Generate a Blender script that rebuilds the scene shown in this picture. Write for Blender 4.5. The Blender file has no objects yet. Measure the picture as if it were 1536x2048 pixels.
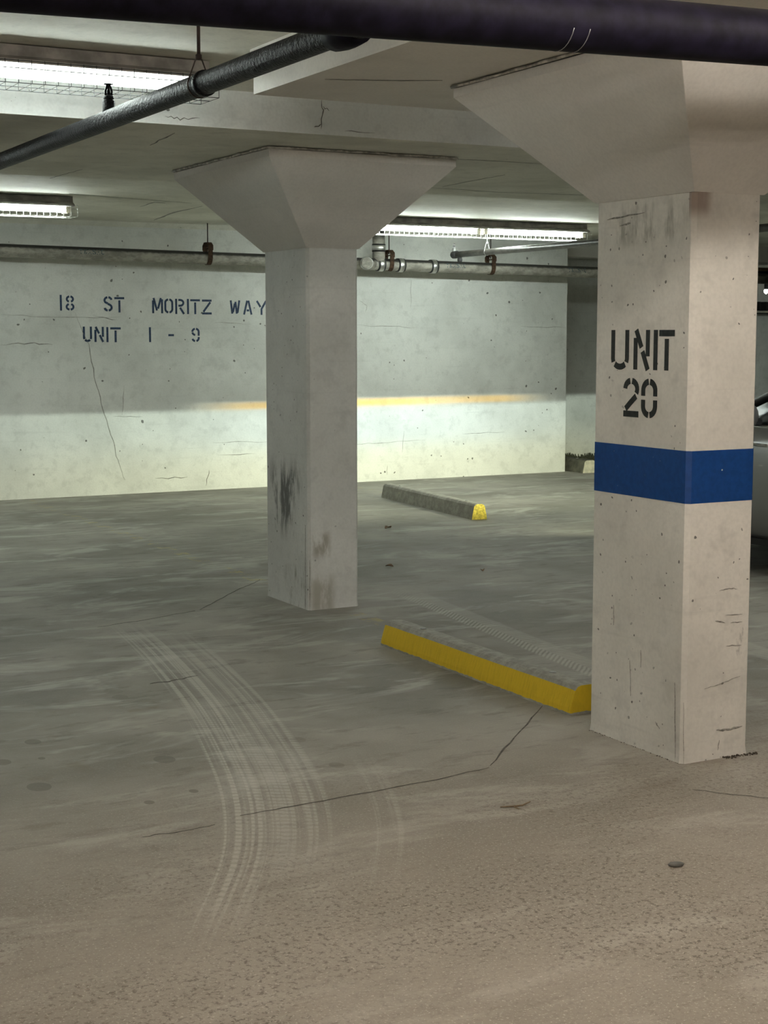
import bpy, bmesh, math, random
from mathutils import Vector, Matrix

random.seed(7)
SC = bpy.context.scene
COL = SC.collection

# ------------------------------------------------------------------ camera
FPX = 3100.0
CAM_H = 1.6
CR = Vector((0.88140229, -0.47236621, -0.00040798))
CU = Vector((0.05440519, 0.10065827, 0.99343243))
CF = Vector((0.46922285, 0.87563581, -0.11441960))
cam_data = bpy.data.cameras.new('camera')
cam_data.sensor_fit = 'HORIZONTAL'
cam_data.sensor_width = 36.0
cam_data.lens = FPX / 1536.0 * 36.0
cam_data.clip_start = 0.05
cam_data.clip_end = 200
cam = bpy.data.objects.new('camera', cam_data)
COL.objects.link(cam)
cam.matrix_world = Matrix(((CR.x, CU.x, -CF.x, 0), (CR.y, CU.y, -CF.y, 0), (CR.z, CU.z, -CF.z, CAM_H), (0, 0, 0, 1)))
SC.camera = cam

# ------------------------------------------------------------------ world / exposure
world = bpy.data.worlds.new('world')
SC.world = world
world.use_nodes = True
world.node_tree.nodes['Background'].inputs[0].default_value = (0.9, 0.95, 1.0, 1)
world.node_tree.nodes['Background'].inputs[1].default_value = 0.0
SC.view_settings.view_transform = 'Standard'
SC.view_settings.look = 'None'
SC.view_settings.gamma = 1.0
SC.view_settings.use_curve_mapping = False
SC.view_settings.exposure = 0.85
SC.cycles.max_bounces = 6
SC.cycles.diffuse_bounces = 4
SC.cycles.glossy_bounces = 2
SC.cycles.adaptive_threshold = 0.1
SC.cycles.use_light_tree = False

# lamp levels (tubes of the fluorescent fixtures, headlamps)
COOL = (0.89, 1.0, 0.95)
WARM = (1.0, 0.91, 0.81)
TUBE_NEAR = 21.5     # fixture at the upper left
TUBE_FAR = 48.0      # fixtures near the back wall
TUBE_FRONT = 33.0     # fixture above the camera
TUBE_AISLE = 66.0     # fixtures in the aisle behind the camera
TUBE_SIDE = 40.0     # fixture over the stall on the right
HEADLAMP = 620.0

# ------------------------------------------------------------------ helpers
def px_ray(x, y):
    return CR * ((x - 768) / FPX) - CU * ((y - 1024) / FPX) + CF
def on_x(x, y, X):
    d = px_ray(x, y); p = d * (X / d.x); return (p.x, p.y, p.z + CAM_H)
def on_y(x, y, Y):
    d = px_ray(x, y); p = d * (Y / d.y); return (p.x, p.y, p.z + CAM_H)
def on_z(x, y, Z):
    d = px_ray(x, y); p = d * ((Z - CAM_H) / d.z); return (p.x, p.y, p.z + CAM_H)

class MB:
    def __init__(s):
        s.v = []; s.f = []; s.sm = []
    def add(s, vs, fs, smooth=False):
        o = len(s.v); s.v += [tuple(p) for p in vs]
        for f in fs:
            s.f.append(tuple(i + o for i in f)); s.sm.append(smooth)
        return s
    def box(s, x0, x1, y0, y1, z0, z1):
        return s.add([(x0,y0,z0),(x1,y0,z0),(x1,y1,z0),(x0,y1,z0),(x0,y0,z1),(x1,y0,z1),(x1,y1,z1),(x0,y1,z1)],
                     [(3,2,1,0),(4,5,6,7),(0,1,5,4),(1,2,6,5),(2,3,7,6),(3,0,4,7)])
    def loft(s, rings, closed=True, caps=True, smooth=False):
        n = len(rings[0]); vs = [p for r in rings for p in r]; fs = []
        for i in range(len(rings) - 1):
            for j in range(n if closed else n - 1):
                k = (j + 1) % n
                fs.append((i*n+j, i*n+k, (i+1)*n+k, (i+1)*n+j))
        o = len(s.v)
        s.add(vs, fs, smooth)
        if caps:
            s.f.append(tuple(o + j for j in reversed(range(n)))); s.sm.append(False)
            m = (len(rings) - 1) * n
            s.f.append(tuple(o + m + j for j in range(n))); s.sm.append(False)
        return s
    def tube(s, pts, r, n=10, smooth=True, caps=True):
        pts = [Vector(p) for p in pts]
        rr = r if isinstance(r, (list, tuple)) else [r] * len(pts)
        rings = []; prev = None
        for i, p in enumerate(pts):
            if i == 0: t = pts[1] - pts[0]
            elif i == len(pts) - 1: t = pts[-1] - pts[-2]
            else: t = (pts[i+1] - p).normalized() + (p - pts[i-1]).normalized()
            if t.length < 1e-9: t = Vector((0, 0, 1))
            t.normalize()
            if prev is None:
                a = Vector((0, 0, 1)) if abs(t.z) < .9 else Vector((1, 0, 0))
                u = t.cross(a).normalized()
            else:
                u = (prev - t * prev.dot(t))
                u = u.normalized() if u.length > 1e-6 else t.orthogonal().normalized()
            prev = u; w = t.cross(u)
            rings.append([tuple(p + (u * math.cos(2*math.pi*k/n) + w * math.sin(2*math.pi*k/n)) * rr[i]) for k in range(n)])
        return s.loft(rings, True, caps, smooth)
    def lathe(s, prof, c, axis='Z', n=16, smooth=True):
        rings = []
        for r, h in prof:
            ring = []
            for k in range(n):
                a = 2 * math.pi * k / n; ca, sa = r * math.cos(a), r * math.sin(a)
                if axis == 'Z': ring.append((c[0]+ca, c[1]+sa, c[2]+h))
                elif axis == 'X': ring.append((c[0]+h, c[1]+ca, c[2]+sa))
                else: ring.append((c[0]+sa, c[1]+h, c[2]+ca))
            rings.append(ring)
        return s.loft(rings, True, True, smooth)
    def mesh(s, name):
        me = bpy.data.meshes.new(name)
        me.from_pydata(s.v, [], s.f)
        me.polygons.foreach_set('use_smooth', s.sm)
        me.update()
        bm = bmesh.new(); bm.from_mesh(me)
        bmesh.ops.recalc_face_normals(bm, faces=bm.faces)
        bm.to_mesh(me); bm.free()
        return me
    def build(s, name, mat, parent=None):
        me = s.mesh(name); me.materials.append(mat)
        o = bpy.data.objects.new(name, me); COL.objects.link(o)
        if parent is not None:
            o.parent = parent
            o.matrix_parent_inverse = Matrix.Translation(-parent.location) if parent.type == 'EMPTY' else Matrix()
        return o

def bevel(o, w, seg=2, ang=40):
    m = o.modifiers.new('bevel', 'BEVEL'); m.width = w; m.segments = seg
    m.limit_method = 'ANGLE'; m.angle_limit = math.radians(ang)
    return o
def tag(o, label=None, cat=None, group=None, kind=None):
    if label: o['label'] = label
    if cat: o['category'] = cat
    if group: o['group'] = group
    if kind: o['kind'] = kind
    return o
def thing(name, loc, label, cat, group=None):
    o = bpy.data.objects.new(name, None); COL.objects.link(o)
    o.location = loc; o.empty_display_size = .1
    return tag(o, label, cat, group)

# ------------------------------------------------------------------ node helper
class NT:
    def __init__(s, name):
        s.m = bpy.data.materials.new(name); s.m.use_nodes = True
        s.t = s.m.node_tree; s.n = s.t.nodes; s.l = s.t.links
        s.b = s.n['Principled BSDF']
        s.geo = s.n.new('ShaderNodeNewGeometry')
        s.pos = s.geo.outputs['Position']
    def inp(s, sock, v):
        if hasattr(v, 'is_output'): s.l.new(v, sock)
        elif isinstance(v, (tuple, list)) and len(v) == 3 and sock.type == 'RGBA': sock.default_value = (*v, 1)
        else: sock.default_value = v
    def math(s, op, a, b=0.0, c=0.0, clamp=False):
        n = s.n.new('ShaderNodeMath'); n.operation = op; n.use_clamp = clamp
        s.inp(n.inputs[0], a); s.inp(n.inputs[1], b); s.inp(n.inputs[2], c)
        return n.outputs[0]
    def sep(s, v=None):
        n = s.n.new('ShaderNodeSeparateXYZ'); s.inp(n.inputs[0], v if v is not None else s.pos)
        return n.outputs
    def comb(s, x, y, z):
        n = s.n.new('ShaderNodeCombineXYZ')
        for i, q in enumerate((x, y, z)): s.inp(n.inputs[i], q)
        return n.outputs[0]
    def scale(s, v, sc):
        n = s.n.new('ShaderNodeVectorMath'); n.operation = 'MULTIPLY'
        s.inp(n.inputs[0], v); n.inputs[1].default_value = sc
        return n.outputs[0]
    def noise(s, scale, detail=4, rough=.55, vec=None, dist=0.0):
        n = s.n.new('ShaderNodeTexNoise'); s.inp(n.inputs['Vector'], vec if vec is not None else s.pos)
        n.inputs['Scale'].default_value = scale; n.inputs['Detail'].default_value = detail
        n.inputs['Roughness'].default_value = rough; n.inputs['Distortion'].default_value = dist
        return n.outputs[0]
    def voro(s, scale, feature='F1', vec=None, out='Distance'):
        n = s.n.new('ShaderNodeTexVoronoi'); n.feature = feature
        s.inp(n.inputs['Vector'], vec if vec is not None else s.pos); n.inputs['Scale'].default_value = scale
        return n.outputs[out]
    def ramp(s, f, lo, hi, smooth=True):
        n = s.n.new('ShaderNodeMapRange'); n.interpolation_type = 'SMOOTHSTEP' if smooth else 'LINEAR'
        s.inp(n.inputs[0], f); s.inp(n.inputs[1], lo); s.inp(n.inputs[2], hi)
        return n.outputs[0]
    def mix(s, f, a, b, mode='MIX'):
        n = s.n.new('ShaderNodeMix'); n.data_type = 'RGBA'; n.blend_type = mode
        s.inp(n.inputs[0], f); s.inp(n.inputs[6], a); s.inp(n.inputs[7], b)
        return n.outputs[2]
    def bump(s, h, strength=.3, dist=.01):
        n = s.n.new('ShaderNodeBump'); n.inputs['Strength'].default_value = strength
        n.inputs['Distance'].default_value = dist; s.inp(n.inputs['Height'], h)
        s.l.new(n.outputs[0], s.b.inputs['Normal'])
    def out(s, color, rough=.7, metal=0.0, spec=.5):
        s.inp(s.b.inputs['Base Color'], color); s.inp(s.b.inputs['Roughness'], rough)
        s.inp(s.b.inputs['Metallic'], metal); s.b.inputs['Specular IOR Level'].default_value = spec
        return s.m

def plain(name, col, rough=.6, metal=0.0, var=.15, scale=25, spec=.5, bump=0.0):
    t = NT(name)
    f = t.noise(scale, 4)
    c = t.mix(t.ramp(f, .3, .7), tuple(q * (1 - var) for q in col), tuple(min(1, q * (1 + var)) for q in col))
    if bump: t.bump(f, bump, .003)
    return t.out(c, rough, metal, spec)

def painted_concrete(name, light, dark, holes=1.0, hole_scale=13.0, hole_col=(.09, .085, .075), scuff=None, blotch=.35):
    t = NT(name)
    c = t.mix(t.ramp(t.noise(1.6, 3, .6), .35, .68), light, dark)
    c = t.mix(t.math('MULTIPLY', t.ramp(t.noise(9, 3, .7), .48, .72), blotch), c, tuple(q * .72 for q in dark))
    fine = t.noise(70, 1, .6)
    c = t.mix(t.math('MULTIPLY', t.ramp(fine, .35, .7), .12), c, tuple(q * .6 for q in dark))
    # board lines of the formwork: long flat streaks
    st = t.noise(1.0, 3, .6, t.scale(t.pos, (1.3, 1.3, 34)))
    c = t.mix(t.math('MULTIPLY', t.ramp(st, .6, .72), .16), c, tuple(q * .7 for q in dark))
    # bug holes and chips
    n = t.n.new('ShaderNodeVectorMath'); n.operation = 'SCALE'; n.inputs[3].default_value = .03
    nn = t.n.new('ShaderNodeTexNoise'); nn.inputs['Scale'].default_value = 22
    t.l.new(t.pos, nn.inputs['Vector']); t.l.new(nn.outputs['Color'], n.inputs[0])
    ad = t.n.new('ShaderNodeVectorMath'); ad.operation = 'ADD'
    t.l.new(t.pos, ad.inputs[0]); t.l.new(n.outputs[0], ad.inputs[1])
    d = t.voro(hole_scale, 'F1', ad.outputs[0])
    rnd = t.sep(t.voro(hole_scale, 'F1', ad.outputs[0], 'Color'))
    size = t.math('MULTIPLY', t.math('POWER', rnd[0], 4.0), .15 * holes)
    hole = t.math('LESS_THAN', d, size)
    hole = t.math('MULTIPLY', hole, t.ramp(rnd[1], .1, .7))
    c = t.mix(t.math('MULTIPLY', hole, .85), c, hole_col)
    if scuff:
        for (axis, at, half, z0, z1, u0, u1, col, amt, sc, th) in scuff:
            P = t.sep()
            on = t.math('LESS_THAN', t.math('ABSOLUTE', t.math('SUBTRACT', P[axis], at)), half)
            zz = t.math('MULTIPLY', t.ramp(P[2], z0, z0 + (z1 - z0) * .35), t.ramp(P[2], z1, z1 - (z1 - z0) * .35))
            ua = P[1 - axis]
            uu = t.math('MULTIPLY', t.ramp(ua, u0, u0 + (u1 - u0) * .3), t.ramp(ua, u1, u1 - (u1 - u0) * .3))
            nz = t.noise(sc, 5, .7, t.scale(t.pos, (1, 1, .28)))
            m = t.math('MULTIPLY', t.math('MULTIPLY', on, zz), t.math('MULTIPLY', uu, t.ramp(nz, th, th + .18)))
            c = t.mix(t.math('MULTIPLY', m, amt), c, col)
    t.bump(t.noise(18, 2, .6), .35, .006)
    return t.out(c, .72, 0, .3)

# ------------------------------------------------------------------ materials
M = {}
M['wall'] = painted_concrete('painted_wall', (.70, .71, .67), (.59, .60, .565), 1.6, 17.0)
M['col_a'] = painted_concrete('painted_column', (.80, .77, .71), (.68, .655, .60), 1.15, 27.0, scuff=[
    (0, 3.648, .02, 1.9, 2.12, 4.4, 5.1, (.30, .29, .25), .75, 9, .44),
    (1, 4.45, .03, 2.0, 2.16, 3.6, 3.74, (.30, .22, .18), .8, 3, .2),
    (1, 4.45, .02, .25, .8, 3.84, 3.99, (.12, .12, .11), .7, 26, .58)])
M['col_b'] = painted_concrete('painted_column_scuffed', (.74, .74, .71), (.65, .65, .62), 1.1, 24.0, scuff=[
    (0, 3.81, .03, .34, .92, 8.08, 8.64, (.09, .09, .085), .85, 13, .44),
    (0, 3.81, .03, -.1, .34, 8.02, 8.4, (.25, .24, .20), .7, 16, .48),
    (1, 8.035, .03, .28, .48, 3.82, 3.97, (.30, .27, .21), .75, 14, .40),
    (1, 8.035, .03, -.08, .24, 3.80, 4.0, (.33, .31, .25), .75, 9, .40)])
M['capital'] = painted_concrete('painted_capital', (.76, .735, .69), (.69, .665, .625), .15, 21.0, blotch=.1)
M['ceil'] = painted_concrete('painted_ceiling', (.80, .79, .70), (.66, .65, .565), .35, 9.0)
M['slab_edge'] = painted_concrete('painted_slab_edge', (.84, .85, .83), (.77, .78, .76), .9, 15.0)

def floor_mat():
    t = NT('dusty_concrete_floor')
    P = t.sep()
    big = t.noise(.9, 4, .62)
    c = t.mix(t.ramp(big, .32, .70), (.18, .172, .146), (.325, .308, .268))
    # swept dust lying in streaks
    st = t.noise(1.5, 4, .72, t.scale(t.pos, (.75, 1.9, 1)), .6)
    c = t.mix(t.math('MULTIPLY', t.ramp(st, .50, .66), .7), c, (.42, .41, .365))
    st2 = t.noise(5.5, 5, .7, t.scale(t.pos, (.6, 1.6, 1)))
    c = t.mix(t.math('MULTIPLY', t.ramp(st2, .53, .66), .5), c, (.125, .118, .10))
    # warm lamplight painted into the foreground, then coarse grain of the rough worn surface
    lane = t.ramp(t.math('ADD', P[1], t.math('MULTIPLY', t.math('SUBTRACT', big, .5), 1.2)), 6.0, 3.2)
    c = t.mix(t.math('MULTIPLY', lane, .45), c, (.50, .41, .325))  # brown tint carries the warm light in the colour
    g1 = t.noise(52, 3, .75)
    g2 = t.noise(120, 2, .7)
    gp = t.ramp(t.noise(1.3, 3), .42, .6)
    gr = t.math('MULTIPLY', t.ramp(g1, .50, .64), t.math('MULTIPLY', lane, t.math('ADD', t.math('MULTIPLY', gp, .75), .25)))
    c = t.mix(t.math('MULTIPLY', gr, .9), c, (.15, .128, .10))
    gl = t.math('MULTIPLY', t.ramp(g2, .57, .70), t.math('ADD', t.math('MULTIPLY', lane, .8), .10))
    c = t.mix(gl, c, (.60, .55, .47))
    # dried drips and oil spots
    sv = t.scale(t.pos, (1.0, .75, 1))
    d = t.voro(5.5, 'F1', sv); rnd = t.sep(t.voro(5.5, 'F1', sv, 'Color'))
    zone = t.math('MULTIPLY', t.math('MULTIPLY', t.ramp(P[0], 1.0, 1.5), t.ramp(P[0], 2.8, 2.3)), t.math('MULTIPLY', t.ramp(P[1], 4.2, 4.9), t.ramp(P[1], 6.9, 6.2)))
    sp = t.math('MULTIPLY', t.math('LESS_THAN', d, t.math('MULTIPLY', t.math('POWER', rnd[0], 1.6), .30)), zone)
    c = t.mix(t.math('MULTIPLY', sp, .7), c, (.15, .138, .115))
    pt = t.math('MULTIPLY', t.ramp(t.noise(3.4, 4, .6), .60, .70), zone)
    c = t.mix(t.math('MULTIPLY', pt, .5), c, (.18, .155, .115))
    # worn yellow stall lines
    yl = (.46, .37, .12)
    wn = t.ramp(t.noise(6, 5, .75), .50, .64)
    for (x, y0, y1, w, a) in ((4.0, 7.0, 14.8, .05, .55), (7.39, 13.3, 14.85, .05, .35)):
        on = t.math('MULTIPLY', t.math('LESS_THAN', t.math('ABSOLUTE', t.math('SUBTRACT', P[0], x)), w),
                    t.math('MULTIPLY', t.ramp(P[1], y0, y0 + .1), t.ramp(P[1], y1, y1 - .1)))
        c = t.mix(t.math('MULTIPLY', t.math('MULTIPLY', on, wn), a), c, yl)
    # tyre tracks in the dust: bands that follow a turning path x = path(y)
    fc = t.n.new('ShaderNodeFloatCurve'); cu = fc.mapping.curves[0]
    pts = [(3.3, 1.10), (3.83, 1.46), (4.59, 1.868), (5.63, 2.19), (6.8, 2.44), (8.08, 2.628), (9.0, 2.70)]
    norm = [((y - 3.3) / 5.7, (x - 1.0) / 2.0) for y, x in pts]
    cu.points[0].location = norm[0]; cu.points[1].location = norm[-1]
    for q in norm[1:-1]: cu.points.new(*q)
    fc.mapping.update()
    yn = t.math('DIVIDE', t.math('SUBTRACT', P[1], 3.3), 5.7)
    t.inp(fc.inputs['Value'], yn)
    path = t.math('ADD', t.math('MULTIPLY', fc.outputs[0], 2.0), 1.0)
    s = t.math('SUBTRACT', P[0], path)
    trk = None
    for (s0, s1, ya, yb, amt, seed) in ((-.02, .21, 3.55, 8.3, .55, 0.0), (.15, .40, 3.9, 8.0, .40, 4.0), (.52, .66, 3.7, 5.4, .34, 9.0)):
        on = t.math('MULTIPLY', t.ramp(s, s0, s0 + .025), t.ramp(s, s1, s1 - .04))
        along = t.math('MULTIPLY', t.ramp(P[1], ya, ya + .6), t.ramp(P[1], yb, yb - 1.2))
        ribs = t.ramp(t.noise(1.0, 2, .6, t.comb(t.math('ADD', t.math('MULTIPLY', s, 42.0), seed), t.math('MULTIPLY', P[1], .35), 0.0)), .42, .60)
        tr = t.n.new('ShaderNodeTexWave'); tr.wave_type = 'BANDS'; tr.bands_direction = 'Y'
        tr.inputs['Scale'].default_value = 9.0; tr.inputs['Distortion'].default_value = 2.0; tr.inputs['Detail'].default_value = 2
        t.l.new(t.comb(t.math('MULTIPLY', s, 3.0), t.math('ADD', P[1], t.math('MULTIPLY', s, .5)), 0.0), tr.inputs['Vector'])
        tread = t.math('ADD', t.math('MULTIPLY', t.ramp(tr.outputs['Fac'], .25, .6), .55), .45)
        m = t.math('MULTIPLY', t.math('MULTIPLY', on, along), t.math('MULTIPLY', t.math('MULTIPLY', ribs, tread), amt))
        trk = m if trk is None else t.math('MAXIMUM', trk, m)
    # second set beside the yellow wheel stop
    for (s0, s1, ya, yb, amt, seed) in ((-.1, .12, 5.0, 8.6, .35, 3.0), (.9, 1.1, 2.8, 7.0, .35, 6.0)):
        s2 = t.math('SUBTRACT', P[0], t.math('ADD', 4.45, t.math('MULTIPLY', t.math('SUBTRACT', P[1], 7.0), .12)))
        on = t.math('MULTIPLY', t.ramp(s2, s0, s0 + .03), t.ramp(s2, s1, s1 - .03))
        along = t.math('MULTIPLY', t.ramp(P[1], ya, ya + .6), t.ramp(P[1], yb, yb - 1.0))
        tr = t.n.new('ShaderNodeTexWave'); tr.wave_type = 'BANDS'; tr.bands_direction = 'Y'
        tr.inputs['Scale'].default_value = 8.0; tr.inputs['Distortion'].default_value = 1.5
        t.l.new(t.comb(t.math('MULTIPLY', s2, 2.0), t.math('ADD', P[1], t.math('MULTIPLY', t.math('ABSOLUTE', s2), 1.2)), 0.0), tr.inputs['Vector'])
        m = t.math('MULTIPLY', t.math('MULTIPLY', on, along), t.math('MULTIPLY', t.ramp(tr.outputs['Fac'], .3, .6), amt))
        trk = t.math('MAXIMUM', trk, m)
    c = t.mix(trk, c, (.60, .58, .51))
    t.bump(t.noise(40, 3, .7), .4, .006)
    return t.out(c, t.math('ADD', .62, t.math('MULTIPLY', big, .2)), 0, .35)
M['floor'] = floor_mat()

M['black_pipe'] = plain('black_pipe_paint', (.006, .005, .011), .6, 0, .5, 18, .10, .25)
def sealed_pipe_mat():
    t = NT('wrinkled_black_pipe')
    f = t.noise(60, 4, .7)
    t.bump(t.noise(60, 3, .7), 1.0, .012)
    return t.out(t.mix(t.ramp(f, .62, .78), (.005, .005, .007), (.025, .025, .028)), .42, 0, .16)
M['wrinkle_pipe'] = sealed_pipe_mat()
def cast_mat():
    t = NT('dusty_cast_iron')
    P = t.sep()
    f = t.ramp(t.noise(14, 5, .7, t.scale(t.pos, (.6, 1, 1.2))), .35, .68)
    c = t.mix(f, (.20, .19, .165), (.38, .36, .31))
    nz = t.sep(t.geo.outputs['Normal'])[2]
    dirt = t.ramp(t.math('ADD', nz, t.math('MULTIPLY', t.noise(20, 3), .35)), .45, .80)
    c = t.mix(dirt, c, (.035, .033, .03))    # soot settled on the upper side
    t.bump(t.noise(60, 4), .3, .004)
    return t.out(c, .6, .0, .4)
M['cast'] = cast_mat()
M['gasket'] = plain('black_rubber', (.02, .02, .02), .6)
M['steel'] = plain('stainless_band', (.62, .62, .60), .3, .9, .1)
M['rust'] = plain('rusted_strap', (.05, .027, .014), .8, .1, .5, 40, .3, .4)
M['rod'] = plain('dark_rod', (.05, .035, .03), .6, .3, .3)
M['zinc'] = plain('dull_zinc', (.33, .33, .32), .5, .6, .2)
M['housing'] = plain('fixture_enamel_dusty', (.36, .34, .32), .5, 0, .35, 9)
M['holder'] = plain('lamp_holder_plastic', (.50, .46, .36), .5)
M['wire'] = plain('guard_wire', (.035, .037, .037), .8, 0)
M['wire_white'] = plain('guard_wire_pale', (.55, .56, .52), .5, .2)
def blue_mat():
    t = NT('blue_band_paint')
    c = t.mix(t.ramp(t.noise(40, 4), .3, .7), (.004, .046, .200), (.006, .060, .250))
    d = t.voro(26, 'F1'); rnd = t.sep(t.voro(26, 'F1', None, 'Color'))
    c = t.mix(t.math('LESS_THAN', d, t.math('MULTIPLY', t.math('POWER', rnd[0], 9.0), .16)), c, (.55, .56, .56))
    t.bump(t.noise(18, 4), .25, .005)
    return t.out(c, .5, 0, .4)
M['blue'] = blue_mat()
M['ink_black'] = plain('stencil_black', (.012, .014, .012), .6, 0, .5, 60)
M['ink_navy'] = plain('stencil_navy', (.012, .035, .085), .6, 0, .45, 70)
M['ink_print'] = plain('factory_print', (.07, .10, .11), .6, 0, .5, 120)
M['crack'] = plain('crack_line', (.27, .265, .235), .9, 0, .3)  # grey for the crack and formwork lines
M['crack_dark'] = plain('joint_dirt', (.11, .10, .085), .95, 0, .4)
M['grout'] = plain('dirty_grout', (.52, .50, .46), .9, 0, .45, 30)
M['scrape'] = plain('scrape_mark', (.30, .285, .25), .9, 0, .4, 90)
def stop_mat(name, paint, side_only):
    t = NT(name)
    P = t.sep(); N = t.sep(t.geo.outputs['True Normal'])
    conc = t.mix(t.ramp(t.noise(16, 5, .7), .35, .7), (.26, .25, .215), (.40, .385, .335))
    if paint is None: c = conc
    else:
        pc = t.mix(t.ramp(t.noise(22, 5, .7, t.scale(t.pos, (1, 4, .5))), .4, .72), paint, tuple(q * .86 for q in paint))
        edge = t.math('ADD', P[2], t.math('MULTIPLY', t.math('SUBTRACT', t.noise(30, 3), .5), .014))
        lo = t.math('LESS_THAN', edge, .010)
        top = t.math('GREATER_THAN', t.math('ADD', N[2], t.math('MULTIPLY', t.math('SUBTRACT', t.noise(25, 4, .7), .5), .5)), .55)
        c = t.mix(t.math('MAXIMUM', lo, top), pc, conc)
    t.bump(t.noise(45, 4, .7), .4, .004)
    return t.out(c, .75, 0, .3)
M['stop_yellow'] = stop_mat('yellow_painted_concrete', (.72, .49, .025), True)
M['stop_grey'] = stop_mat('bare_concrete_stop', None, False)
M['stop_end'] = plain('worn_yellow_end', (.60, .47, .06), .7, 0, .35, 45)
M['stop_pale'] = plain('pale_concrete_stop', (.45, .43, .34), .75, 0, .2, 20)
M['stop_dark'] = plain('dark_concrete_stop', (.07, .068, .05), .85, 0, .4, 14)  # dark body colour of the stop in the recess
M['leaf'] = plain('dry_leaf', (.12, .06, .018), .8, 0, .4, 60)
M['twig'] = plain('dry_twig', (.22, .15, .085), .85, 0, .3)
M['pebble'] = plain('dark_pebble', (.13, .125, .11), .6, 0, .3)
M['dirt'] = plain('dirt_crumbs', (.07, .055, .04), .95, 0, .4, 60)
M['car'] = plain('silver_car_paint', (.36, .36, .355), .28, .65, .04, 3)
M['car_glass'] = plain('car_glass', (.008, .010, .010), .3, 0, .1, 5, .15)
M['car_black'] = plain('car_black_plastic', (.012, .012, .012), .5)
M['tyre'] = plain('tyre_rubber', (.018, .018, .018), .8)
M['alloy'] = plain('wheel_alloy', (.45, .45, .45), .35, .8)
M['chrome'] = plain('bright_trim', (.85, .85, .84), .18, 1.0, .03)
M['lens'] = plain('headlamp_lens', (.6, .62, .65), .08, 0, .03)
M['red_lens'] = plain('tail_lamp_lens', (.25, .01, .01), .15, 0, .1)

def glow(name, col, strength):
    m = bpy.data.materials.new(name); m.use_nodes = True
    n = m.node_tree.nodes; b = n['Principled BSDF']
    b.inputs['Base Color'].default_value = (.9, .9, .9, 1)
    b.inputs['Emission Color'].default_value = (*col, 1); b.inputs['Emission Strength'].default_value = strength
    return m

# ------------------------------------------------------------------ the setting
ZA, ZB, ZF = 2.765, 2.585, 2.69      # lane ceiling, beam strip soffit, bay ceiling
YW = 14.87                           # back wall
def struct(name, mb, mat, label=None):
    o = mb.build(name, mat); tag(o, label, None, None, 'structure'); return o
floor = struct('floor', MB().box(-7, 24, -8, 25, -.2, 0), M['floor'], 'dusty grey concrete garage floor with tyre tracks')
ceiling = struct('ceiling', MB().box(-7, 24, -8, 7.1, ZA, 3.2), M['ceil'], 'white painted concrete ceiling above the lane')
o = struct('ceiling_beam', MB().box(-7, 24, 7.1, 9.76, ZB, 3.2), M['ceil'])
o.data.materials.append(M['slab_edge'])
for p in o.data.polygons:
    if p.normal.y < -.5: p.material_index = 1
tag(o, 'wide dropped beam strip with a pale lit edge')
ceiling_bay = struct('ceiling_bay', MB().box(-7, 24, 9.76, 25, ZF, 3.2), M['ceil'], 'white painted concrete ceiling over the bays by the back wall')
# drop panel over the near column, with its stepped left edge
dp = MB().box(2.635, 5.02, 3.46, 6.06, ZB, ZA).build('drop_panel', M['capital'], ceiling)
MB().box(2.620, 2.634, 3.46, 6.06, ZB + .07, ZA).build('panel_lip', M['capital'], ceiling)

wall_back = struct('wall_back', MB().box(-7, 10.36, YW, 15.15, 0, ZF), M['wall'], 'white painted concrete back wall with stencilled address')
MB().add([(-7, 14.80, ZF), (10.36, 14.80, ZF), (10.36, YW, 2.645), (-7, YW, 2.645), (-7, YW, ZF), (10.36, YW, ZF)],
         [(0,1,2,3), (0,4,5,1), (3,2,5,4), (0,3,4), (1,5,2)]).build('cove', M['ceil'], wall_back)
wall_recess = struct('wall_recess', MB().box(10.0, 13.3, 15.82, 16.1, 0, ZF), M['wall'], 'set-back white wall beyond the end of the back wall')
MB().box(13.15, 13.3, 16.1, 24.7, 0, ZF).build('return_wall', M['wall'], wall_recess)
struct('wall_far', MB().box(13.3, 24, 24.7, 25, 0, ZF), M['wall'], 'far white wall at the end of the side bay')
struct('wall_left', MB().box(-7.2, -7, -8, 15.15, 0, 3.2), M['wall'], 'left wall of the garage')
struct('wall_right', MB().box(24, 24.2, -8, 25, 0, 3.2), M['wall'], 'right wall of the garage')
struct('wall_front', MB().box(-7, 24, -8.2, -8, 0, 3.2), M['wall'], 'front wall of the garage behind the viewer')
MB().box(10.3, 10.36, 15.15, 15.82, 0, ZF).build('return_wall', M['wall'], wall_recess)
# header beam over the recess and side bay
MB().box(10.36, 24, 15.3, 15.6, 2.50, ZF).build('header_beam', M['capital'], wall_recess)
# damp dark growth along the foot of the recess wall: small uneven tufts
mb = MB()
for i in range(700):
    x = 10.36 + i * .0042 + random.uniform(-.01, .01)
    h = random.uniform(.07, .125) + .03 * math.sin(i * .05) * math.sin(i * .013); w = random.uniform(.008, .018)
    mb.add([(x - w, 15.80, 0), (x + w, 15.80, 0), (x + w * .3, 15.815, h), (x - w * .3, 15.815, h * .95), (x, 15.78, h * .4)],
           [(0,4,3), (0,1,4), (1,2,4), (4,2,3)])
o = mb.build('damp_stain', plain('damp_dirt', (.045, .048, .032), .95, 0, .4, 50), wall_recess)
o['kind'] = 'stuff'

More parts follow.
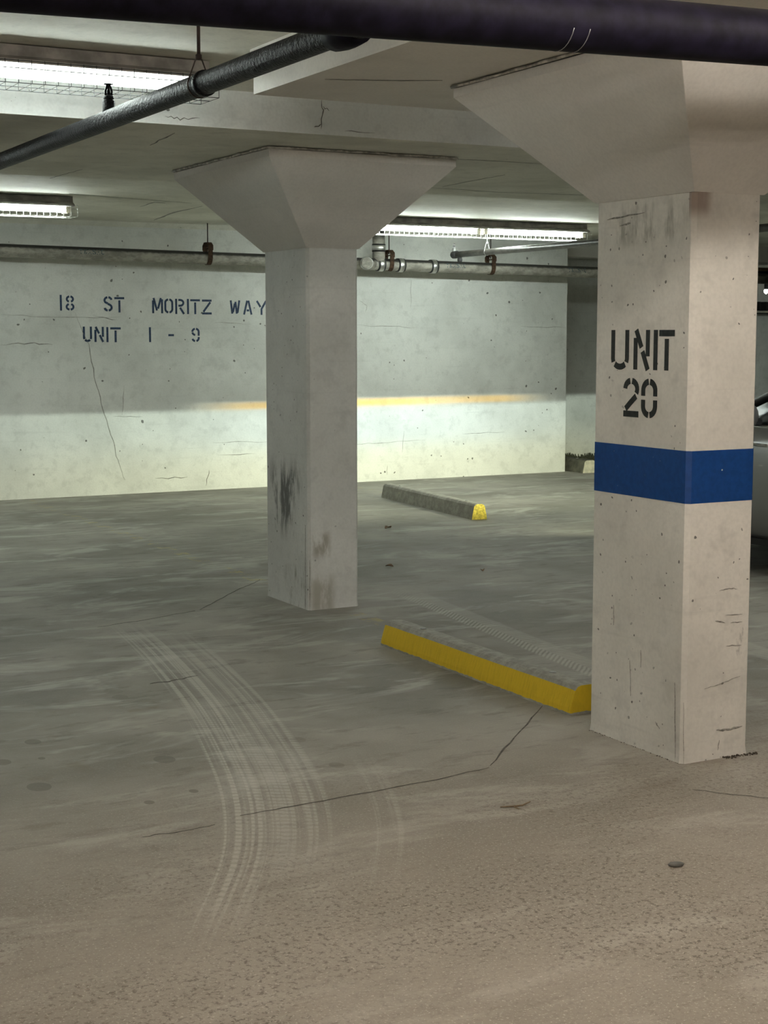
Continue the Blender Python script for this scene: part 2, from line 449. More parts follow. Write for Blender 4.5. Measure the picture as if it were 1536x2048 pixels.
# ------------------------------------------------------------------ ribbons (cracks, joints, scrapes)
def ribbon(name, pts, normal, width, mat, parent, jitter=0.0, sub=5, lift=.0012, taper=True):
    nrm = Vector(normal); P = []
    pts = [Vector(p) for p in pts]
    for a, b in zip(pts[:-1], pts[1:]):
        for k in range(sub): P.append(a.lerp(b, k / sub))
    P.append(pts[-1])
    n = len(P); vs = []
    t0 = (P[-1] - P[0]).normalized(); side0 = nrm.cross(t0).normalized()
    for i, p in enumerate(P):
        t = (P[min(n - 1, i + 1)] - P[max(0, i - 1)]).normalized(); sd = nrm.cross(t).normalized()
        j = random.uniform(-jitter, jitter) if 0 < i < n - 1 else 0
        f = min(1.0, .25 + 3.0 * min(i, n - 1 - i) / max(1, n - 1)) if taper else 1.0
        w = width * f * random.uniform(.6, 1.25) if jitter else width
        q = p + side0 * j + nrm * lift
        vs += [q - sd * w / 2, q + sd * w / 2, q + nrm * .0015]
    fs = []
    for i in range(n - 1):
        a, b = i * 3, i * 3 + 3
        fs += [(a, a + 2, b + 2, b), (a + 2, a + 1, b + 1, b + 2)]
    return MB().add(vs, fs).build(name, mat, parent)

UP, DN, FY, FX = (0, 0, 1), (0, 0, -1), (0, -1, 0), (-1, 0, 0)
F = lambda *q: [on_z(x, y, 0) for x, y in q]
W = lambda *q: [on_y(x, y, YW) for x, y in q]
for nm, pts, wd, mt in (
    ('floor_joint', F((1085, 1412), (1030, 1475), (980, 1532)), .016, 'crack_dark'),
    ('floor_joint', F((978, 1536), (870, 1560), (720, 1588), (590, 1612), (480, 1632)), .010, 'crack_dark'),
    ('floor_joint', F((1385, 1580), (1450, 1588), (1536, 1597)), .007, 'crack_dark'),
    ('floor_crack', F((400, 1220), (455, 1190), (520, 1160)), .012, 'crack_dark'),
    ('floor_crack', F((195, 1255), (290, 1240), (390, 1222)), .012, 'crack_dark'),
    ('floor_crack', F((300, 1368), (345, 1362), (395, 1352)), .028, 'crack_dark'),
    ('floor_crack', F((285, 1675), (350, 1665), (430, 1650)), .006, 'crack_dark')):
    ribbon(nm, pts, UP, wd * .5, M[mt], floor, .008 if 'crack' in nm else .005)
for pts, wd in ((W((150, 625), (178, 690), (192, 770), (210, 830), (226, 880), (235, 920), (250, 960)), .012),
                (W((248, 770), (244, 830)), .007), (W((225, 833), (285, 833)), .006),
                (W((425, 885), (540, 883)), .008), (W((435, 910), (510, 907)), .008), (W((310, 957), (375, 954)), .012),
                (W((0, 690), (60, 686), (105, 689)), .012), (W((190, 632), (232, 640)), .010), (W((430, 645), (500, 648)), .006),
                (W((700, 888), (760, 886), (850, 880)), .007), (W((925, 868), (1010, 864)), .007), (W((718, 600), (735, 612), (730, 625)), .006),
                (W((823, 560), (821, 615)), .005), (W((0, 628), (110, 636), (240, 634)), .006),
                (W((702, 650), (800, 654), (830, 655)), .006), (W((1040, 652), (1130, 655)), .006),
                (W((808, 862), (804, 905)), .006), (W((775, 930), (774, 950)), .008), (W((418, 940), (412, 972)), .012)):
    ribbon('wall_crack', pts, FY, wd * .7, M['crack'], wall_back, .008)
for (z, pts, wd) in ((ZB, ((897, 317), (1000, 322), (1095, 328)), .012), (ZB, ((862, 375), (1000, 384), (1181, 390)), .012),
                     (ZF, ((308, 440), (350, 424), (405, 412)), .03), (ZF, ((138, 387), (250, 396), (383, 406)), .02),
                     (ZF, ((280, 413), (310, 404), (330, 406)), .02), (ZB, ((885, 373), (950, 360), (1010, 349)), .010),
                     (ZB, ((100, 356), (140, 345), (165, 338)), .010), (ZB, ((300, 290), (350, 265)), .012)):
    ribbon('ceiling_crack', [on_z(x, y, z) for x, y in pts], DN, wd, M['crack'], ceiling, .006)
ribbon('ceiling_crack', [on_z(x, y, ZB) for x, y in ((650, 158), (720, 160), (800, 161), (885, 160))], DN, .012, M['crack'], ceiling, .004)
for pts, wd in ((((643, 200), (646, 225), (642, 258)), .010), (((645, 213), (658, 222)), .007), (((628, 254), (642, 248)), .010),
                (((330, 232), (360, 238), (400, 236)), .006), (((690, 262), (750, 266)), .006)):
    ribbon('edge_crack', [on_y(x, y, 7.1) for x, y in pts], FY, wd * .55, M['crack_dark'], ceiling, .006)

# ------------------------------------------------------------------ columns
def column(name, x0, x1, y0, y1, ztop, over, zlip, mat, label):
    cx, cy = (x0 + x1) / 2, (y0 + y1) / 2
    root = thing(name, (cx, cy, 0), label, 'column')
    c = .016
    def ring(z, d=0.0, cc=c):
        X0, X1, Y0, Y1 = x0 - d, x1 + d, y0 - d, y1 + d
        return [(X0 + cc, Y0, z), (X1 - cc, Y0, z), (X1, Y0 + cc, z), (X1, Y1 - cc, z), (X1 - cc, Y1, z), (X0 + cc, Y1, z), (X0, Y1 - cc, z), (X0, Y0 + cc, z)]
    MB().loft([ring(0, .003), ring(.03), ring(.6), ring(1.2), ring(1.8), ring(ztop)]).build('shaft', mat, root)
    e = .0015
    MB().loft([ring(ztop, .004, e), ring(zlip, over, e), ring(ZB - .016, over, e)]).build('capital', M['capital'], root)
    # rough bead where the capital meets the slab
    mb = MB()
    d = over + .006
    for (ax, ay, bx, by) in ((x0-d, y0-d, x1+d, y0-d), (x1+d, y0-d, x1+d, y1+d), (x1+d, y1+d, x0-d, y1+d), (x0-d, y1+d, x0-d, y0-d)):
        n = 22
        pts = [(ax + (bx-ax)*k/n + random.uniform(-.003, .003), ay + (by-ay)*k/n + random.uniform(-.003, .003), ZB - .009 + random.uniform(-.003, .003)) for k in range(n + 1)]
        mb.tube(pts, [.0062 * random.uniform(.7, 1.25) for _ in pts], 6)
    mb.build('grout_bead', M['grout'], root)
    return root, ring
XA = 3.648
colA, ringA = column('concrete_column', XA, 3.968, 4.452, 5.045, 2.105, .41, 2.535, M['col_a'],
                     'near white concrete column with blue band and UNIT 20 stencil')
colB, ringB = column('concrete_column', 3.812, 4.138, 8.038, 8.635, 2.083, .41, 2.53, M['col_b'],
                     'plain white concrete column with dark scuffs, hiding the end of WAY')
# the blue band: a thin paint film round the shaft
def shell(ring, z0, z1, d):
    return MB().loft([ring(z0, d), ring(z1, d)], True, False)
bb = shell(ringA, .978, 1.172, .0012).build('painted_band', M['blue'], colA)
bb['label'] = 'blue painted band'
# scrapes on the near column
Y = lambda *q: [on_y(x, y, 4.452) for x, y in q]
X = lambda *q: [on_x(x, y, XA) for x, y in q]
for pts, nr, wd in ((Y((1432, 1460), (1455, 1459), (1484, 1452)), FY, .009), (Y((1430, 1242), (1450, 1246)), FY, .006),
                    (Y((1438, 1182), (1458, 1176), (1474, 1178)), FY, .004), (Y((1450, 1230), (1484, 1228)), FY, .004),
                    (Y((1460, 1246), (1484, 1243)), FY, .004), (Y((1452, 1292), (1482, 1290)), FY, .004),
                    (Y((1408, 1378), (1440, 1368), (1480, 1352)), FY, .003), (Y((1438, 1480), (1435, 1500)), FY, .005),
                    (Y((1366.5, 1405), (1366.5, 1528)), FY, .0035),
                    (X((1350, 1365), (1350, 1440), (1351, 1524)), FX, .005), (X((1318, 1515), (1334, 1524)), FX, .010),
                    (X((1311, 1443), (1320, 1458)), FX, .006), (X((1260, 1320), (1262, 1392)), FX, .004), (X((1282, 1300), (1282, 1335)), FX, .004),
                    (X((1228, 1210), (1228, 1250)), FX, .004), (X((1215, 440), (1250, 432), (1290, 425)), FX, .006), (X((1240, 452), (1262, 446)), FX, .008)):
    ribbon('scrape', pts, nr, wd, M['scrape'], colA, .002, 5, .0012)
for pts, nr, wd in (([on_y(x, y, 8.038) for x, y in ((619, 1120), (619, 1219))], FY, .004), ([on_x(x, y, 3.812) for x, y in ((611, 1050), (611, 1219))], FX, .005)):
    ribbon('scrape', pts, nr, wd, M['scrape'], colB, .002, 6, .0012)

# ------------------------------------------------------------------ stencil lettering
def arc(cx, cy, rx, ry, a0, a1, n=8):
    return [(cx + rx * math.cos(math.radians(a0 + (a1 - a0) * k / n)), cy + ry * math.sin(math.radians(a0 + (a1 - a0) * k / n))) for k in range(n + 1)]
S = .155
GL = {
 'U': (.62, [[(.08, 1), (.08, .26), (.10, .18)], [(.54, 1), (.54, .26), (.52, .18)], arc(.31, .27, .22, .21, 222, 318)]),
 'N': (.62, [[(.08, 0), (.08, .80)], [(.10, 1), (.31, .56)], [(.35, .46), (.56, 0)], [(.55, 1), (.55, .34)]]),
 'I': (.16, [[(.08, 0), (.08, 1)]]),
 'T': (.66, [[(0, .92), (.66, .92)], [(.33, 0), (.33, .78)]]),
 '1': (.16, [[(.08, 0), (.08, 1)]]),
 '2': (.62, [arc(.31, .72, .23, .21, 178, 102), arc(.31, .72, .23, .21, 82, -30), [(.50, .54), (.28, .36), (.10, .20)], [(.02, .075), (.60, .075)]]),
 '0': (.62, [arc(.31, .70, .23, .225, 97, 180) + [(.08, .56)], arc(.31, .70, .23, .225, 83, 0) + [(.54, .56)], [(.08, .46)] + arc(.31, .30, .23, .225, 180, 263), [(.54, .46)] + arc(.31, .30, .23, .225, 360, 277)]),
 'O': (.62, [arc(.31, .70, .23, .225, 100, 180) + arc(.31, .30, .23, .225, 180, 260), arc(.31, .70, .23, .225, 80, 0) + arc(.31, .30, .23, .225, 360, 280)]),
 '8': (.60, [arc(.30, .75, .20, .17, 100, 250), arc(.30, .75, .20, .17, 80, -70), arc(.30, .26, .22, .18, 110, 260), arc(.30, .26, .22, .18, 70, -80)]),
 '9': (.60, [arc(.30, .71, .21, .21, 100, 180), arc(.30, .71, .21, .21, 190, 265), arc(.30, .71, .21, .21, 80, 0) + [(.51, .44)], [(.51, .36)] + arc(.30, .29, .21, .21, 0, -75), arc(.30, .29, .21, .21, 195, 260)]),
 'S': (.60, [arc(.31, .73, .22, .195, 10, 82), arc(.31, .73, .22, .195, 100, 225) + [(.30, .53)], [(.30, .50), (.42, .44)] + arc(.31, .27, .22, .195, 40, -80), arc(.31, .27, .22, .195, 260, 190)]),
 'M': (.82, [[(.08, 0), (.08, .84)], [(.12, 1), (.36, .18)], [(.44, .30), (.66, 1)], [(.74, 0), (.74, .92)]]),
 'R': (.64, [[(.08, 0), (.08, 1)], [(.22, .925), (.33, .925)] + arc(.33, .735, .20, .19, 90, -90) + [(.22, .545)], [(.32, .42), (.56, 0)]]),
 'Z': (.62, [[(.02, .925), (.60, .925)], [(.52, .82), (.10, .18)], [(.02, .075), (.60, .075)]]),
 'W': (.78, [[(.06, 1), (.17, .05)], [(.22, .15), (.37, .78)], [(.42, .90), (.52, .05)], [(.58, .12), (.72, 1)]]),
 'A': (.66, [[(.05, 0), (.29, 1)], [(.38, 1), (.60, 0)], [(.25, .30), (.43, .30)]]),
 'Y': (.66, [[(.04, 1), (.27, .56)], [(.62, 1), (.40, .56), (.33, .42), (.33, 0)]]),
 'H': (.62, [[(.08, 0), (.08, 1)], [(.54, 0), (.54, 1)], [(.20, .5), (.42, .5)]]),
 'C': (.60, [arc(.31, .5, .23, .43, 50, 175), arc(.31, .5, .23, .43, 185, 310)]),
 '-': (.40, [[(0, .5), (.40, .5)]]),
}
def glyph(mb, ch, u0, v0, width, height, place, stroke):
    w, pieces = GL[ch]
    sx = width / w
    for path in pieces:
        P = [Vector((u0 + a * sx, v0 + b * height)) for a, b in path]
        n = len(P); L = []; Rr = []
        for i, p in enumerate(P):
            t = P[min(n - 1, i + 1)] - P[max(0, i - 1)]; t.normalize(); nn = Vector((-t.y, t.x))
            L.append(p + nn * stroke / 2); Rr.append(p - nn * stroke / 2)
        vs = [place(q.x, q.y, d) for d in (.0006, .0016) for q in L + Rr]
        m = 2 * n; fs = []
        for i in range(n - 1):
            fs += [(m+i, m+i+1, m+n+i+1, m+n+i), (i, i+1, m+i+1, m+i), (n+i, m+n+i, m+n+i+1, n+i+1)]
        fs += [(0, m, m+n, n), (n-1, 2*n-1, m+2*n-1, m+n-1)]
        mb.add(vs, fs)
# UNIT / 20 on the left face of the near column (reads towards the viewer: -Y)
pA = lambda u, v, d: (XA - d, 5.0 - u, v)
def text_a(name, items, v, h):
    mb = MB()
    for ch, y0, y1 in items: glyph(mb, ch, 5.0 - y0, v, y0 - y1, h, pA, .0235)
    return mb.build(name, M['ink_black'], colA)
text_a('stencil_word', (('U', 4.935, 4.815), ('N', 4.790, 4.692), ('I', 4.672, 4.640), ('T', 4.635, 4.545)), 1.463, .150)['label'] = 'black stencilled word UNIT'
text_a('stencil_number', (('2', 4.850, 4.750), ('0', 4.738, 4.640)), 1.282, .148)['label'] = 'black stencilled number 20'
pW = lambda u, v, d: (u, YW - d, v)
def text_w(name, items, h, stroke=.0215, label=None):
    mb = MB()
    for ch, u0, u1, v in items: glyph(mb, ch, u0, v, u1 - u0, h, pW, stroke)
    o = mb.build(name, M['ink_navy'], wall_back)
    if label: o['label'] = label
    return o
text_w('stencil_number', (('1', 4.396, 4.420, 1.822), ('8', 4.452, 4.545, 1.820)), .152, .020, 'navy stencilled number 18')
text_w('stencil_word', (('S', 4.833, 4.930, 1.815), ('T', 4.948, 5.050, 1.808)), .152, .021, 'navy stencilled ST')
text_w('stencil_word', (('M', 5.338, 5.455, 1.802), ('O', 5.465, 5.565, 1.800), ('R', 5.580, 5.690, 1.796), ('I', 5.705, 5.735, 1.796), ('T', 5.745, 5.850, 1.795), ('Z', 5.868, 5.980, 1.792)), .152, .021, 'navy stencilled word MORITZ')
text_w('stencil_word', (('W', 6.178, 6.290, 1.795), ('A', 6.325, 6.425, 1.794), ('Y', 6.470, 6.588, 1.792)), .143, .021, 'navy stencilled word WAY')
text_w('stencil_word', (('U', 4.619, 4.715, 1.520), ('N', 4.735, 4.835, 1.518), ('I', 4.855, 4.885, 1.516), ('T', 4.900, 5.008, 1.515)), .148, .021, 'navy stencilled word UNIT')
text_w('stencil_number', (('1', 5.298, 5.325, 1.515), ('-', 5.505, 5.565, 1.510), ('9', 5.748, 5.846, 1.512)), .148, .021, 'navy stencilled 1 - 9')

# ------------------------------------------------------------------ wheel stops
def stop(name, x, y0, y1, wb, wt, h, mat, end_mat, label, rot=0.0, y_end=True):
    L = y1 - y0
    root = thing(name, (x, y0, 0), label, 'wheel stop')
    prof = [(-wb/2, 0), (-wb/2 + .004, .03), (-wt/2 - .006, h - .022), (-wt/2 + .008, h - .006), (-wt/2 + .025, h), (wt/2 - .025, h), (wt/2 - .008, h - .006), (wt/2 + .006, h - .022), (wb/2 - .004, .03), (wb/2, 0)]
    def ring(y, k=1.0): return [(a * k, y, b * (k if b > .03 else 1)) for a, b in prof]
    n = 24
    rings = [ring(.0, .97)] + [ring(.012 + (L - .024) * i / n, 1 + random.uniform(-.006, .006)) for i in range(n + 1)] + [ring(L, .97)]
    body = MB().loft(rings); o = body.build('body', mat); o.parent = root
    if end_mat:
        e = MB().loft([ring(-.0015, .96), ring(.011, .985)], True, True).build('coloured_end', end_mat); e.parent = root
    # the two steel pin heads
    for yy in (.25, L - .3):
        p = MB().lathe([(.016, 0), (.016, .004), (.010, .006)], (0, yy, h - .0005), 'Z', 10).build('pin', M['zinc']); p.parent = root
    root.rotation_euler.z = rot
    return root
stop('wheel_stop', 3.79, 5.262, 6.955, .170, .105, .128, M['stop_yellow'], None, 'yellow painted concrete wheel stop beside the near column')
g = stop('wheel_stop', 7.025, 11.36, 13.37, .150, .095, .138, M['stop_grey'], M['stop_end'], 'bare grey concrete wheel stop with a yellow end before the back wall', math.radians(-5.2))
p = MB().lathe([(.014, 0), (.012, .004), (.006, .006)], (0, 0, 0), 'X', 8).build('chip', M['stop_pale']); p.parent = g
p.location = (-.060, 1.60, .075); p.rotation_euler = (0, 0, math.pi)
stop('wheel_stop', 10.52, 14.60, 16.0 - .25, .20, .14, .150, M['stop_dark'], M['stop_pale'], 'concrete wheel stop with dark sides and a pale end lying in the wall recess')

# ------------------------------------------------------------------ pipes
def straight(a, b, n):
    a, b = Vector(a), Vector(b); return [a.lerp(b, k / n) for k in range(n + 1)]
# big black main across the top of the view
mz = lambda x: 2.338 + .0258 * x
main = thing('overhead_pipe', (3.0, 3.405, mz(3.0)), 'thick black painted main pipe crossing under the ceiling nearest the viewer', 'pipe')
MB().tube(straight((-6.9, 3.405, mz(-6.9)), (12.0, 3.405, mz(12.0)), 60), .075, 32).build('pipe_run', M['black_pipe'], main)
mb = MB()
for xx in (2.335, 2.385):
    mb.tube([(xx, 3.405 + .0755 * math.cos(a), mz(xx) + .0755 * math.sin(a)) for a in [k * 2 * math.pi / 32 for k in range(18, 27)]], .0012, 4)
mb.build('scratch', M['zinc'], main)
for xx in (.6, 4.2):
    mb = MB()
    mb.tube([(xx, 3.405 + .077 * math.cos(a), mz(xx) + .077 * math.sin(a)) for a in [k * 2 * math.pi / 24 for k in range(25)]], .006, 6)
    mb.build('hanger_ring', M['rod'], main)
    MB().tube([(xx, 3.405, mz(xx) + .075), (xx, 3.405, ZA)], .006, 8).build('hanger_rod', M['rod'], main)

# wrinkled branch pipe running away to the left
PX, PZ, PR = 2.05, 2.46, .0395
br = thing('branch_pipe', (PX, 5.2, PZ), 'shiny wrinkled black sprinkler branch pipe slanting across the upper left', 'pipe')
MB().tube(straight((PX, 3.49, PZ), (PX, 14.3, PZ), 70), PR, 24).build('pipe_run', M['wrinkle_pipe'], br)
MB().lathe([(PR + .001, -.012), (PR + .006, -.010), (PR + .006, .010), (PR + .001, .012)], (PX, 5.14, PZ), 'Y', 24).build('seam_band', M['wrinkle_pipe'], br)
MB().lathe([(PR, -.075), (.052, -.07), (.056, -.02), (.056, .02), (.052, .07), (PR, .075)], (PX, 4.05, PZ), 'Y', 20).build('coupling', M['black_pipe'], br)
def sprinkler(parent, x, y, z, mat, k=1.0):
    MB().lathe([(.024*k, -.012*k), (.021*k, .0), (.021*k, .030*k), (.013*k, .034*k), (.018*k, .036*k), (.018*k, .044*k), (.010*k, .048*k)], (x, y, z), 'Z', 14).build('outlet', mat, parent)
    mb = MB()
    for s in (-1, 1):
        mb.tube([(x + s*.010*k, y, z + .046*k), (x + s*.011*k, y, z + .062*k), (x + s*.004*k, y, z + .082*k)], .004*k, 6)
    mb.tube([(x, y, z + .046*k), (x, y, z + .086*k)], [.007*k, .003*k], 6)
    mb.build('frame_arms', mat, parent)
    MB().lathe([(.003*k, .082*k), (.018*k, .083*k), (.018*k, .085*k), (.003*k, .087*k)], (x, y, z), 'Z', 12).build('deflector', mat, parent)
sprinkler(br, PX, 6.18, PZ + PR, M['wrinkle_pipe'], 1.2)
def swivel_hanger(x, y, z, r, ztop, label, mat):
    h = thing('pipe_hanger', (x, y, z), label, 'hanger', 'hangers holding the sprinkler pipes')
    MB().tube([(x, y, z + r + .055), (x, y, ztop)], .0065, 8).build('rod', mat, h)
    MB().lathe([(.006, .0), (.012, .004), (.012, .016), (.006, .020)], (x, y, z + r + .048), 'Z', 8).build('nut', mat, h)
    loop = [(x, y, z + r + .055), (x - .012, y, z + r + .048)]
    loop += [(x + (r + .003) * math.cos(a), y, z + (r + .003) * math.sin(a)) for a in [math.radians(155 + k * 230 / 16) for k in range(17)]]
    loop += [(x + .012, y, z + r + .048), (x, y, z + r + .055)]
    MB().tube(loop, .0026, 6).build('ring', mat, h)
    return h
swivel_hanger(PX, 5.19, PZ, PR, ZA, 'dark rod and ring hanger on the wrinkled black pipe', M['rod'])

# sprinkler line on the right with a capped end
SX, SZ, SR = 8.23, 2.40, .031
sp = thing('sprinkler_pipe', (SX, 12.0, SZ), 'black sprinkler pipe ending in a cap before the back wall', 'pipe')
MB().tube(straight((SX, 2.0, SZ), (SX, 13.80, SZ), 50), SR, 20).build('pipe_run', plain('grey_black_pipe', (.05, .048, .042), .4, .2, .5, 12), sp)
MB().lathe([(.031, -.05), (.038, -.045), (.038, .03), (.030, .045), (.012, .05), (.012, .07), (.004, .072)], (SX, 13.82, SZ), 'Y', 18).build('end_cap', M['gasket'], sp)
MB().lathe([(.022, -.05), (.026, -.03), (.018, 0)], (SX, 13.72, SZ - .025), 'Z', 12).build('drain_outlet', M['gasket'], sp)
sprinkler(sp, SX, 13.84, SZ + SR, M['zinc'])
swivel_hanger(SX, 13.2, SZ, SR, ZF, 'thin pale rod and ring hanger on the capped sprinkler pipe', M['zinc'])

# cast iron drain along the back wall
DY, DR = 14.60, .062
dz = lambda x: 2.372 - .0122 * (x - 3.76)
dr = thing('drain_pipe', (7.0, DY, dz(7.0)), 'sooty grey cast iron drain pipe running along the back wall', 'pipe')
MB().tube(straight((-6.8, DY, dz(-6.8)), (13.1, DY, dz(13.1)), 60), DR, 24).build('pipe_run', M['cast'], dr)
RX = 7.762
MB().tube([(RX, DY, dz(RX)), (RX, DY, ZF - .003)], .066, 20).build('riser', M['cast'], dr)
def clamp(x, axis='X', z=None):
    c = (x, DY, dz(x) if z is None else z)
    o = MB().lathe([(DR + .001, -.042), (DR + .009, -.040), (DR + .009, .040), (DR + .001, .042)], c, axis, 24).build('coupling', M['gasket'], dr)
    b = MB().lathe([(DR + .0095, -.026), (DR + .012, -.024), (DR + .012, .024), (DR + .0095, .026)], c, axis, 24)
    ob = b.build('steel_band', M['steel'], None); ob.parent = o
for xx in (7.777, 8.018, 8.420): clamp(xx)
clamp(RX, 'Z', 2.495)
# wye branch with a cleanout facing the room, beside the column
wx = 7.535
wy = MB().tube([(wx + .16, DY, dz(wx)), (wx + .06, DY - .06, dz(wx)), (wx, DY - .16, dz(wx))], .060, 20).build('wye_branch', M['cast'], dr)
axd = Vector((-.51, -.86, 0)); e1 = Vector((.86, -.51, 0)); ctr = Vector((wx + .01, DY - .14, dz(wx)))
w2 = MB().tube([tuple(ctr + e1 * .064 * math.cos(k * math.pi / 12) + Vector((0, 0, 1)) * .064 * math.sin(k * math.pi / 12)) for k in range(25)], .006, 6).build('cleanout_ring', M['steel'], None); w2.parent = wy
w3 = MB().tube([tuple(ctr + axd * .02), tuple(ctr + axd * .04)], .050, 16).build('cleanout_plug', M['cast'], None); w3.parent = wy
# factory print on the pipe barrel
def pipe_print(x0, word, parent):
    mb = MB(); u = x0
    def place(uu, v, d):
        a = math.radians(188) - v / DR
        return (uu, DY + (DR + .0006 + d) * math.cos(a), dz(uu) + (DR + .0006 + d) * math.sin(a))
    for ch in word:
        glyph(mb, ch, u, 0, .036, .048, place, .008); u += .043
    o = mb.build('factory_print', M['ink_print'], parent)
    return o
for x0 in (4.50, 8.55, 10.14): pipe_print(x0, 'TWASHC', dr)
def clevis(x, label):
    z = dz(x); h = thing('pipe_hanger', (x, DY, z), label, 'hanger', 'clevis hangers holding the drain pipe')
    MB().tube([(x, DY, z + DR + .045), (x, DY, ZF)], .006, 8).build('rod', M['rod'], h)
    def strap(pts, w, th):
        mb = MB(); n = len(pts); vs = []
        for i, p in enumerate(pts):
            t = Vector(pts[min(n-1, i+1)]) - Vector(pts[max(0, i-1)]); t.normalize()
            nn = Vector((0, -t.y, t.x)) if False else Vector((0, -t.z, t.y))
            p = Vector(p)
            for sx, sn in ((-1, 1), (1, 1), (1, -1), (-1, -1)):
                vs.append(p + Vector((sx * w / 2, 0, 0)) + nn * sn * th / 2)
        rings = [vs[i*4:i*4+4] for i in range(n)]
        return mb.loft(rings)
    r = DR + .004
    strap([(x, DY - r - .004, z + r + .055), (x, DY - r - .004, z)] + [(x, DY + r * math.cos(a), z + r * math.sin(a)) for a in [math.radians(180 + k * 15) for k in range(1, 12)]] + [(x, DY + r, z), (x, DY + r, z + r + .055)], .050, .004).build('strap', M['rust'], h)
    strap([(x, DY - r - .010, z + r + .01), (x, DY - r - .010, z + r + .055), (x, DY - r * .5, z + r + .085), (x, DY + r * .5, z + r + .085), (x, DY + r + .006, z + r + .055), (x, DY + r + .006, z + r + .01)], .056, .006).build('yoke', M['rust'], h)
    MB().tube([(x, DY - r - .02, z + r + .03), (x, DY + r + .02, z + r + .03)], .006, 8).build('cross_bolt', M['rust'], h)
clevis(5.835, 'rusty hanger strap on the drain pipe left of the scuffed column')
clevis(7.42, 'rusty hanger strap half hidden at the edge of the scuffed column')
clevis(7.885, 'rusty hanger strap right beside the vertical riser pipe')
clevis(9.150, 'rusty hanger strap below the capped sprinkler pipe')

# ------------------------------------------------------------------ fluorescent fixtures
def fixture(cx, cy, zt, length, col, strength, label, ntubes=2, guard=True, wire='wire', group=None, rot=0.0):
    root = thing('fluorescent_fixture', (cx, cy, zt), label, 'light fixture', group)
    root.rotation_euler.z = rot
    def put(mb, name, mat, par=None):
        o = mb.build(name, mat); o.parent = par or root; return o
    h = length / 2
    prof = [(-.045, -.004), (.045, -.004), (.050, -.050), (.098, -.070), (.098, -.084), (-.098, -.084), (-.098, -.070), (-.050, -.050)]
    hs = put(MB().loft([[(-h, a, b) for a, b in prof], [(h, a, b) for a, b in prof]]), 'housing', M['housing'])
    for xx in (-h * .6, h * .6):
        put(MB().box(xx - .02, xx + .02, -.02, .02, -.005, .0), 'mount', M['zinc'])
    g = glow('tube_glow', col, strength)
    tl = length / ntubes - .13
    tz = -.112
    for i in range(ntubes):
        x0 = -h + (i + .5) * length / ntubes - tl / 2
        for yy in (-.042, .042):
            put(MB().lathe([(.0135, 0), (.0135, tl)], (x0, yy, tz), 'X', 8), 'tube', g)
            for xe in (x0 - .040, x0 + tl + .004):
                put(MB().box(xe, xe + .036, yy - .016, yy + .016, tz - .022, -.082), 'lamp_holder', M['holder'])
    if guard:
        mb = MB(); gw, zb = .104, tz - .052
        def wire_at(p0, p1): mb.tube([p0, p1], .0016, 4, False)
        for yy, z in ((-gw, -.076), (-gw, tz + .006), (-gw, zb), (0, zb), (gw, zb), (gw, tz + .006)):
            wire_at((-h - .02, yy, z), (h + .02, yy, z))
        n = int(length / .0525)
        for k in range(n + 1):
            x = -h - .02 + (length + .04) * k / n
            mb.tube([(x, -gw, -.072), (x, -gw, zb), (x, gw, zb), (x, gw, -.072)], .0015, 4, False)
        put(mb, 'wire_guard', M[wire])
    return root
fixture(1.345, 6.42, ZA, 2.44, COOL, TUBE_NEAR, 'caged fluorescent light fixture at upper left, nearest the viewer')
fixture(2.36, 12.30, ZF, 2.78, COOL, TUBE_FAR * .85, 'caged fluorescent light fixture cut by the left edge, above the address stencil', wire='wire_white')
fixture(8.03, 13.02, ZF, 2.48, COOL, TUBE_FAR * 1.15, 'caged double fluorescent light fixture right of the scuffed column, near the back wall', wire='wire_white')
fixture(2.9, 2.78, ZA - .06, 2.44, WARM, TUBE_FRONT, 'fluorescent light fixture over the lane, just above the view')
fixture(-1.2, -.6, ZA, 2.44, WARM, TUBE_AISLE * 2.0, 'fluorescent light fixture behind the viewer on the left', guard=False, group='aisle lights behind the viewer')
fixture(4.2, -.8, ZA, 2.44, WARM, TUBE_AISLE * .5, 'fluorescent light fixture behind the viewer on the right', guard=False, group='aisle lights behind the viewer')
fixture(7.0, 5.9, ZA, 2.44, (.97, 1, .95), TUBE_SIDE, 'fluorescent light fixture over the stall right of the near column, out of view', guard=False)
fixture(19.8, 20.2, ZF, 2.44, COOL, TUBE_FAR, 'fluorescent light fixture added in the far side bay, out of view', guard=False)  # unseen lamp put in to brighten the far bay wall

# side bay details seen through the gap right of the near column
sb = thing('side_bay_pipe', (15, 17.2, 2.44), 'thin black pipe crossing the far side bay', 'pipe')
MB().tube(straight((13.35, 17.2, 2.45), (23.9, 17.2, 2.45), 8), .035, 12).build('pipe_run', M['black_pipe'], sb)
MB().tube([(16, 17.2, 2.48), (16, 17.2, ZF)], .006, 6).build('hanger_rod', M['rod'], sb)
cd = thing('side_bay_duct', (17, 19.0, 2.5), 'brown painted duct in the far side bay', 'duct')
bevel(MB().box(13.35, 23.9, 18.8, 19.25, 2.44, 2.62).build('duct_body', plain('brown_duct', (.16, .10, .04), .6), cd), .01)
MB().box(15.9, 15.94, 18.78, 19.27, 2.42, ZF - .004).build('duct_strap', M['zinc'], cd)
jl = thing('jar_lamp', (21.45, 23.9, 2.47), 'small glowing jar lamp under the far ceiling', 'lamp')
MB().lathe([(.04, .0), (.04, .1), (.03, .22)], (21.45, 23.9, 2.47), 'Z', 12).build('lamp_base', M['car_black'], jl)
MB().lathe([(.01, -.09), (.04, -.06), (.045, -.02), (.03, 0)], (21.45, 23.9, 2.47), 'Z', 12).build('lamp_jar', glow('jar_glow', (1, .95, .85), 9), jl)
tr = thing('cable_tray', (18.5, 24.6, 2.1), 'dark wire cable tray with a pale rail on the far wall', 'cable tray')
